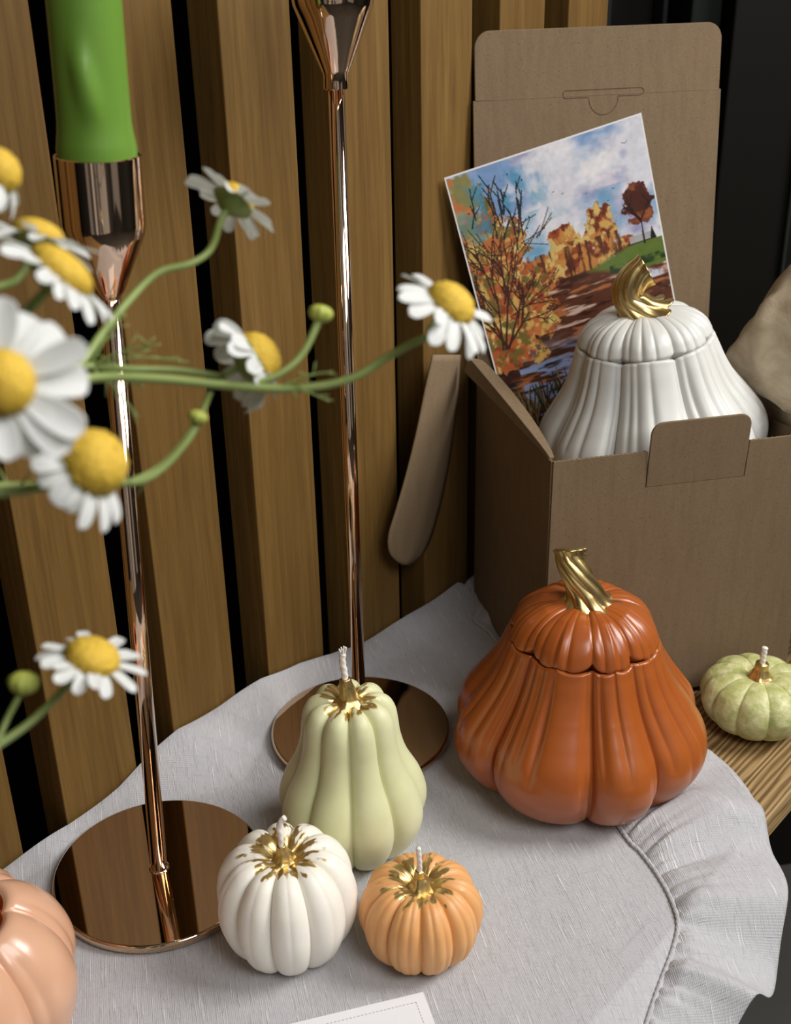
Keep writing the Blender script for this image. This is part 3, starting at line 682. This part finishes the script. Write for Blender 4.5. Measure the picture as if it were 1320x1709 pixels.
    # dark twigs
    def stroke(x, y, a, ln, wd, col, br, dep):
        x1, y1 = x+math.cos(a)*ln, y-math.sin(a)*ln*w/h; n = max(3, int(ln*w*1.6))
        for t in np.linspace(0, 1, n):
            px, py = (x+(x1-x)*t)*w, (y+(y1-y)*t)*h; r = wd*(1-.5*t)
            i0, i1, j0, j1 = int(max(0, px-r)), int(min(w-1, px+r)), int(max(0, py-r)), int(min(h-1, py+r)); 
            if i1 >= i0 and j1 >= j0 and i0 < w and j0 < h: img[j0:j1+1, i0:i1+1] = img[j0:j1+1, i0:i1+1]*.25+np.array(col)*.75
        if dep > 0:
            for _ in range(br): stroke(x+(x1-x)*(.5+.5*g.random()), y+(y1-y)*(.5+.5*g.random()), a+g.normal()*.45, ln*(.5+.3*g.random()), wd*.6, col, br, dep-1)
    for a, ln in ((1.1, .24), (1.45, .30), (1.75, .26), (.8, .22), (1.3, .34), (2.0, .2)): stroke(.09+g.normal()*.02, .66, a, ln, 1.1, (.24, .12, .07), 3, 3)
    for k in range(16): stroke(.06+.26*g.random(), .30-.15*g.random(), 1.1+.6*g.random(), .08+.06*g.random(), .7, (.10, .14, .16), 2, 1)
    for k in range(26):
        x, y = .03+.33*g.random(), .04+.27*g.random(); r = 1+2*g.random(); i, j = int(x*w), int(y*h); img[j:j+int(r)+1, i:i+int(r)] *= .25
    stroke(.905, .44, 1.55, .13, 1.2, (.16, .08, .05), 3, 2)
    for k in range(150): 
        x = .6*g.random()**1.1; stroke(x, .99-.10*g.random(), 1.57+g.normal()*.22, .06+.10*g.random(), .8, ((.10, .14, .07), (.22, .13, .06), (.30, .30, .14), (.55, .42, .22))[g.integers(4)], 0, 0)
    for x, y, s in ((.90, .075, 7), (.50, .16, 3), (.545, .175, 3), (.66, .20, 2), (.80, .215, 4), (.765, .25, 4), (.93, .23, 2)):
        i, j = int(x*w), int(y*h)
        for t in range(s): img[j-t//2, i+t//2] = (.08, .08, .1); img[min(h-1, j-t//3), i-t] = (.12, .12, .14)
    # watercolour granulation and a slightly faded print
    gr = (nz(40, 60, 70)-.5)[..., None]*.14; img = np.clip(img*(1+gr), 0, 1); mean = img.mean(-1, keepdims=True)
    return np.clip((mean+(img-mean)*.86)*.95+.03, 0, 1)
def postcard():
    w, h = 300, 440; img = paint(w, h); lin = np.where(img <= .04045, img/12.92, ((img+.055)/1.055)**2.4)
    # the card's plane: almost upright, its left corner nearer the viewer
    rt = .1015
    pn = -BN*math.cos(.03)+BU*(-.06)-UZ*0; pn /= np.linalg.norm(pn); pn = pn*1.
    anchor = B(.060, .1285, .2)
    def on(x, y): r = ray(x, y); return CC+r*(((anchor-CC)@pn)/(r@pn))
    TL = on(741, 297); TR = on(1070, 188); BL_dir = on(741+109, 297+329)-TL
    ex = TR-TL; Wd = np.linalg.norm(ex); ex /= Wd; nn = pn; ey = np.cross(nn, ex); ey /= np.linalg.norm(ey)
    if ey@BL_dir < 0: ey = -ey
    Hd = Wd*1.42; root = empty('postcard', TL+ex*Wd/2+ey*Hd, 'watercolour postcard of an autumn lake, tilted behind the white pumpkin jar', 'postcard'); L = TL+ex*Wd/2+ey*Hd
    v, f = slab([(0, 0), (Wd, 0), (Wd, Hd), (0, Hd)], TL+nn*.0002, ex, ey, -nn*1., .0004)
    mesh('card_stock', v, f, m_plain('white_card', (.80, .79, .78), .5), parent=root, loc=L, smooth=False)
    mg = .0009; vs = []
    for j in range(h):
        for i in range(w): vs.append(TL+nn*.00026+ex*(mg+(Wd-2*mg)*i/(w-1))+ey*(mg+(Hd-2*mg)*j/(h-1)))
    t = NT('watercolour_print'); at = t.n('ShaderNodeAttribute', attribute_name='paint'); t.base(at.outputs['Color']).p(Roughness=.38, Coat_Weight=.15)
    o = mesh('printed_picture', vs, grid_faces(w, h), t.m, parent=root, loc=L)
    ca = o.data.color_attributes.new('paint', 'FLOAT_COLOR', 'POINT'); buf = np.ones((w*h, 4), np.float32); buf[:, :3] = lin.reshape(-1, 3); ca.data.foreach_set('color', buf.ravel())
postcard()

# ------------------------------------------------------------------ small printed card at the bottom edge
def small_card():
    tr = P(706, 1655, .0030); tl = P(440, 1719, .0030); br = P(733, 1730, .0030)
    ex = tl-tr; ex[2] = 0; ex /= np.linalg.norm(ex); ey = np.array([-ex[1], ex[0], 0]); 
    if ey@(br-tr) < 0: ey = -ey
    root = empty('printed_card', tr, 'white card with a dashed border line lying on the cloth at the bottom edge', 'card'); L = tr
    o0 = np.array([tr[0], tr[1], .0024])
    v, f = slab([(0, 0), (.085, 0), (.085, .055), (0, .055)], o0, ex, ey, UZ, .0005)
    mesh('card_stock', v, f, m_plain('white_matt_card', (.80, .80, .82), .6), parent=root, loc=L, smooth=False)
    parts = []; m = .0042
    def dash(x0, y0, dx_, dy_): 
        a = o0+ex*x0+ey*y0+UZ*.00052; parts.append(box8(a, (ex*dx_+ey*dy_), (ey*dx_+ex*dy_)*.2, UZ*.00005))
    for k in range(50): dash(m+k*.0016, m, .0009, 0); dash(m+k*.0016, .055-m, .0009, 0) 
    for k in range(29): dash(m, m+k*.0016, 0, .0009); dash(.085-m, m+k*.0016, 0, .0009)
    v, f = join(parts); mesh('dashed_border', v, f, m_plain('grey_ink', (.12, .12, .15), .6), parent=root, loc=L, smooth=False)
small_card()

# ------------------------------------------------------------------ peach pumpkin bowl at lower left
def peach():
    c = P(-52, 1728); root = empty('pumpkin_bowl', (c[0], c[1], .0018), 'glossy peach ceramic pumpkin without a lid in the bottom left corner', 'bowl')
    M_P = m_ceramic('peach_glaze', (.70, .38, .235), (.76, .45, .29), .25, .5)
    M_I = m_ceramic('burnt_orange_inside', (.50, .10, .02), (.55, .13, .03), .4, .2)
    prof = [(.0005, 0), (.030, 0), (.036, .0015), (.0440, .010), (.0475, .022), (.0478, .032), (.0440, .044), (.0370, .054), (.0300, .0595), (.0260, .0605), (.0235, .0590)]
    val = even(8, .15, 6)
    cr = [((a+.0) % (2*PI)+.39, .03, .07, .35, .95) for a in val]
    v, f, _ = ribbed(prof, val, lambda t: .15*min(1, t*6)*(1-.2*t), .02, nt=360, npf=110, pw=.5, creases=cr, phase=.25); mesh('bowl_body', v, f, M_P, parent=root)
    ip = [(.0236, .0589), (.0225, .0560), (.0225, .048), (.031, .040), (.034, .028), (.030, .015), (.0005, .013)]
    v, f, _ = ribbed(ip, val, lambda t: .12*(1-t), .2, nt=360, npf=50, pw=.5, phase=.25); mesh('bowl_inside', v, f, M_I, parent=root)
peach()

# ------------------------------------------------------------------ camomile daisies
def m_petal():
    t = NT('white_petal').base((.86, .87, .86)).p(Roughness=.6, Subsurface_Weight=.0)
    tr = t.n('ShaderNodeBsdfTranslucent'); tr.inputs[0].default_value = (.85, .87, .82, 1); mx = t.n('ShaderNodeMixShader'); mx.inputs[0].default_value = .45
    out = t.t.nodes['Material Output']; t.l.new(t.b.outputs[0], mx.inputs[1]); t.l.new(tr.outputs[0], mx.inputs[2]); t.l.new(mx.outputs[0], out.inputs[0])
    return t.m
M_PETAL = m_petal()
_t = NT('yellow_florets'); _n = _t.noise(_t.coord(), 1400, 2); _t.base(_t.mix(_n, (.50, .29, .015), (.76, .53, .06))).p(Roughness=.7); _t.bump(_n, .8, .0006); M_DISC = _t.m
_t = NT('stem_green'); _n = _t.noise(_t.coord(), 90, 2); _t.base(_t.mix(_n, (.16, .21, .04), (.30, .38, .12))).p(Roughness=.5); M_STEM = _t.m
M_BUD = m_plain('bud_green_yellow', (.36, .40, .07), .6)
def camdir(v): q = CR*v[0]+CU*v[1]-CF*v[2]; return q/np.linalg.norm(q)
def frame(n):
    a = np.cross(n, CF if abs(n@CF) < .9 else CU); a /= np.linalg.norm(a); return a, np.cross(n, a)
def flower_head(parent, L, c, nrm, R, rd, npet, dr, seed, domeh=.75, skip=(), up_ref=None, wid=.255):
    """c centre of the petal ring, nrm facing, R petal reach, rd disc radius, dr droop angle (radians, + = bent back)"""
    g = np.random.default_rng(seed); nrm = np.asarray(nrm, float); ex, ey = frame(nrm)
    parts = []
    for k in range(npet):
        if k in skip: continue
        a = 2*PI*(k+.6*(g.random()-.5))/npet; ln = (R-rd*.7)*(.80+.3*g.random()); d0 = dr+g.normal()*.22; w = R*wid*(.85+.3*g.random())*.5; tw = g.normal()*.25
        rad = ex*math.cos(a)+ey*math.sin(a); tan = np.cross(nrm, rad); NL, NWd = 9, 5; vs = []
        p = c+rad*rd*.72+nrm*rd*.08; ang = d0*.35
        for i in range(NL):
            t = i/(NL-1); ang = d0*(.35+.9*t); dirv = rad*math.cos(ang)-nrm*math.sin(ang); up = rad*math.sin(ang)+nrm*math.cos(ang)
            if i: p = p+dirv*ln/(NL-1)
            ww = w*(min(1, .45+1.3*t) if t < .75 else max(.38, 1-((t-.75)/.25)**2*.62))
            for j in range(NWd):
                s = -1+2*j/(NWd-1); tt = tan*math.cos(tw*t)+up*math.sin(tw*t); q = p+tt*s*ww+up*(abs(s)**2)*ww*.22
                if i == NL-1: q = q-dirv*ln*.05*(1 if j in (1, 3) else 0) - dirv*ln*.05*(abs(s))
                vs.append(q)
        parts.append((vs, grid_faces(NWd, NL)))
    v, f = join(parts); o = mesh('petals', v, f, M_PETAL, parent=parent, loc=L); m = o.modifiers.new('t', 'SOLIDIFY'); m.thickness = .00012; m.offset = 0
    s = o.modifiers.new('s', 'SUBSURF'); s.levels = 1; s.render_levels = 1
    # domed disc built up of tiny florets
    vs = []; nu, nv = 72, 26
    for j in range(nv):
        ph = (PI*.56)*j/(nv-1)
        for i in range(nu):
            a = 2*PI*i/nu; b = 1+.045*math.sin(i*PI/2+j*PI)*(math.sin(ph)) + .02*g.normal()
            vs.append(c+(ex*math.cos(a)+ey*math.sin(a))*rd*math.sin(ph)*b+nrm*(rd*domeh*math.cos(ph)*b+rd*.12))
    mesh('flower_disc', vs, grid_faces(nu, nv, True), M_DISC, parent=parent, loc=L)
    vs = []; nu, nv = 28, 8
    for j in range(nv):
        t = j/(nv-1); r = rd*(.95*(1-t)**.55+.13)
        for i in range(nu): a = 2*PI*i/nu; vs.append(c+(ex*math.cos(a)+ey*math.sin(a))*r*(1+.05*math.sin(7*a))-nrm*(t*rd*.62-.02*rd))
    mesh('calyx', vs, grid_faces(nu, nv, True), M_STEM, parent=parent, loc=L)
    return c-nrm*rd*.6
def stem_mesh(name, parent, L, pts, r0, r1=None, leaflets=0, seed=0):
    p = catmull(pts, 60); v = tube(p, np.linspace(r0, r1 or r0, 60), 10); parts = [v]
    g = np.random.default_rng(seed)
    for k in range(leaflets):
        i = int(4+g.random()*50); b = p[i]; t = p[i+1]-p[i]; t = t/np.linalg.norm(t); d = t*.6+g.normal(size=3)*.6; d /= np.linalg.norm(d); ln = .004+.006*g.random()
        parts.append(tube([b, b+d*ln*.5+UZ*.0006, b+d*ln], [r0*.4, r0*.3, r0*.15], 6))
    v, f = join(parts); return mesh(name, v, f, M_STEM, parent=parent, loc=L)
def bud(parent, L, c, n, R, seed=0):
    ex, ey = frame(n); vs = []; nu, nv = 36, 20
    for j in range(nv):
        ph = PI*j/(nv-1)
        for i in range(nu): a = 2*PI*i/nu; r = R*math.sin(ph)*(1+.07*math.sin(9*a)); vs.append(c+(ex*math.cos(a)+ey*math.sin(a))*r+n*R*.85*math.cos(ph)*(1 if ph > PI/2 else .8))
    mesh('flower_bud', vs, grid_faces(nu, nv, True), M_BUD, parent=parent, loc=L)
def feather(parent, L, base, dirs, seed, nm='feathery_leaf'):
    g = np.random.default_rng(seed); parts = []
    for d, ln in dirs:
        d = camdir(d); e = base+d*ln; mid = (base+e)/2+CU*ln*.06; p = catmull([base, mid, e], 20); parts.append(tube(p, np.linspace(.00035, .0002, 20), 6))
        for k in range(7):
            i = 4+k*2; dd = d*.7+(CR*g.normal()+CU*g.normal())*.45; dd /= np.linalg.norm(dd); parts.append(tube([p[i], p[i]+dd*ln*.12, p[i]+dd*ln*.24], [.00022, .0002, .0001], 5))
    v, f = join(parts); mesh(nm, v, f, M_STEM, parent=parent, loc=L)
G = 'camomile daisies reaching in from the left'
def sprig(label, cpx, dep, nrm, Rpx, rdpx, npet, dr, seed, stem, sr=.0009, **k):
    c = D(cpx[0], cpx[1], dep); n = camdir(nrm); L = D(stem[-1][0], stem[-1][1], stem[-1][2])
    root = empty('camomile_flower', L, label, 'flower', G)
    b = flower_head(root, L, c, n, Rpx/FPX*dep, rdpx/FPX*dep, npet, dr, seed, **k)
    stem_mesh('stem', root, L, [b+n*.001, b-n*(rdpx/FPX*dep)*.5]+[D(*q) for q in stem], sr*.8, sr*1.1, leaflets=0)
    return root, L
D1 = .30
r, L = sprig('upper camomile daisy seen from behind, above the others on a curved pale stem', (388, 338), .300, (.46, .80, -.30), 84, 34, 17, .22, 1,
      [(352, 415, .300), (318, 440, .298), (262, 456, .296), (212, 505, .292), (168, 560, .286), (130, 612, .28), (60, 670, .265), (-60, 720, .25)], .0011)
r, L = sprig('camomile daisy farthest right, in front of the box flap, on a long level stem', (748, 512), .285, (.58, .66, .44), 108, 44, 20, .42, 2,
      [(715, 562, .2865), (690, 572, .288), (640, 600, .29), (585, 632, .29), (500, 648, .289), (400, 645, .287), (260, 632, .283), (140, 632, .278), (20, 660, .262), (-70, 690, .25)], .0012)
stem_mesh('side_stem', r, L, [D(415, 645, .287), D(470, 622, .289), D(505, 590, .291), D(532, 535, .292)], .0007, .0010)
bud(r, L, D(536, 522, .292), camdir((.2, .9, .1)), .0029)
feather(r, L, D(470, 645, .288), [((.9, .25, .1), .013), ((.8, -.25, 0), .012)], 3)
r, L = sprig('side-on camomile daisy with ragged petals bent back, at the middle of the sprig', (420, 603), .296, (.80, .46, -.28), 100, 46, 17, .85, 3,
      [(370, 628, .296), (300, 618, .294), (220, 616, .29), (140, 612, .285), (30, 640, .27), (-60, 665, .26)], .0010, domeh=.9, wid=.36)
feather(r, L, D(150, 610, .286), [((.55, .8, 0), .015), ((.9, .25, .1), .018), ((.9, -.35, 0), .014), ((.7, -.75, 0), .017), ((.95, .05, 0), .022)], 5)
# hanging bud on a branch of its own
L = D(-60, 812, .262); root = empty('camomile_bud', L, 'closed camomile bud on a bent green stem below the side-on daisy', 'flower', None)
stem_mesh('stem', root, L, [D(352, 652, .288), D(338, 686, .288), D(318, 728, .286), D(275, 778, .284), (D(235, 803, .282)), D(190, 806, .280), D(90, 812, .272), D(-60, 812, .262)], .0008, .0012, 6, 4)
stem_mesh('side_stem', root, L, [D(330, 700, .287), D(300, 745, .2855), D(262, 782, .284), D(215, 806, .281)], .0007, .0008)
bud(root, L, D(331, 695, .286), camdir((.3, .9, .2)), .0023)
sprig('camomile daisy with a large yellow dome and drooping petals, under the biggest bloom', (148, 778), .235, (.72, .42, .38), 118, 58, 17, .95, 5,
      [(110, 795, .238), (70, 812, .238), (0, 822, .235), (-70, 826, .23)], .0011, domeh=1.0, wid=.32)
sprig('biggest blurred camomile daisy facing the viewer at the left edge', (2, 640), .205, (.20, -.05, .97), 152, 56, 19, .30, 6,
      [(-20, 680, .23), (-60, 720, .24)], .0012, domeh=.8, wid=.34)
sprig('camomile daisy with a flat yellow disc and long petals hanging before the candle cup', (98, 458), .240, (.62, .74, .10), 118, 58, 18, .45, 7,
      [(70, 492, .244), (40, 522, .244), (-10, 556, .24), (-60, 580, .235)], .0011, domeh=.55)
sprig('camomile daisy nearly edge-on, topmost of the overlapping pair at the left edge', (62, 398), .262, (.28, .95, .02), 108, 44, 16, .28, 8,
      [(48, 440, .262), (26, 468, .26), (-10, 480, .255), (-60, 492, .25)], .0010, domeh=.6)
sprig('camomile daisy cut by the left edge level with the candle cup rim', (-8, 288), .250, (.75, .60, .25), 92, 40, 15, .95, 9,
      [(-20, 320, .252), (-60, 350, .25)], .0010, domeh=.9)
r, L = sprig('lowest camomile daisy, by the foot of the left candlestick pole', (152, 1103), .270, (.36, .88, .32), 96, 46, 18, .36, 10,
      [(118, 1140, .272), (88, 1170, .272), (45, 1210, .27), (-10, 1248, .265), (-70, 1290, .26)], .0010, domeh=.7)
stem_mesh('side_stem', r, L, [D(-4, 1238, .265), D(12, 1200, .268), D(30, 1165, .268), D(40, 1145, .268)], .0007, .0007)
bud(r, L, D(40, 1138, .268), camdir((.1, .9, .2)), .0034)
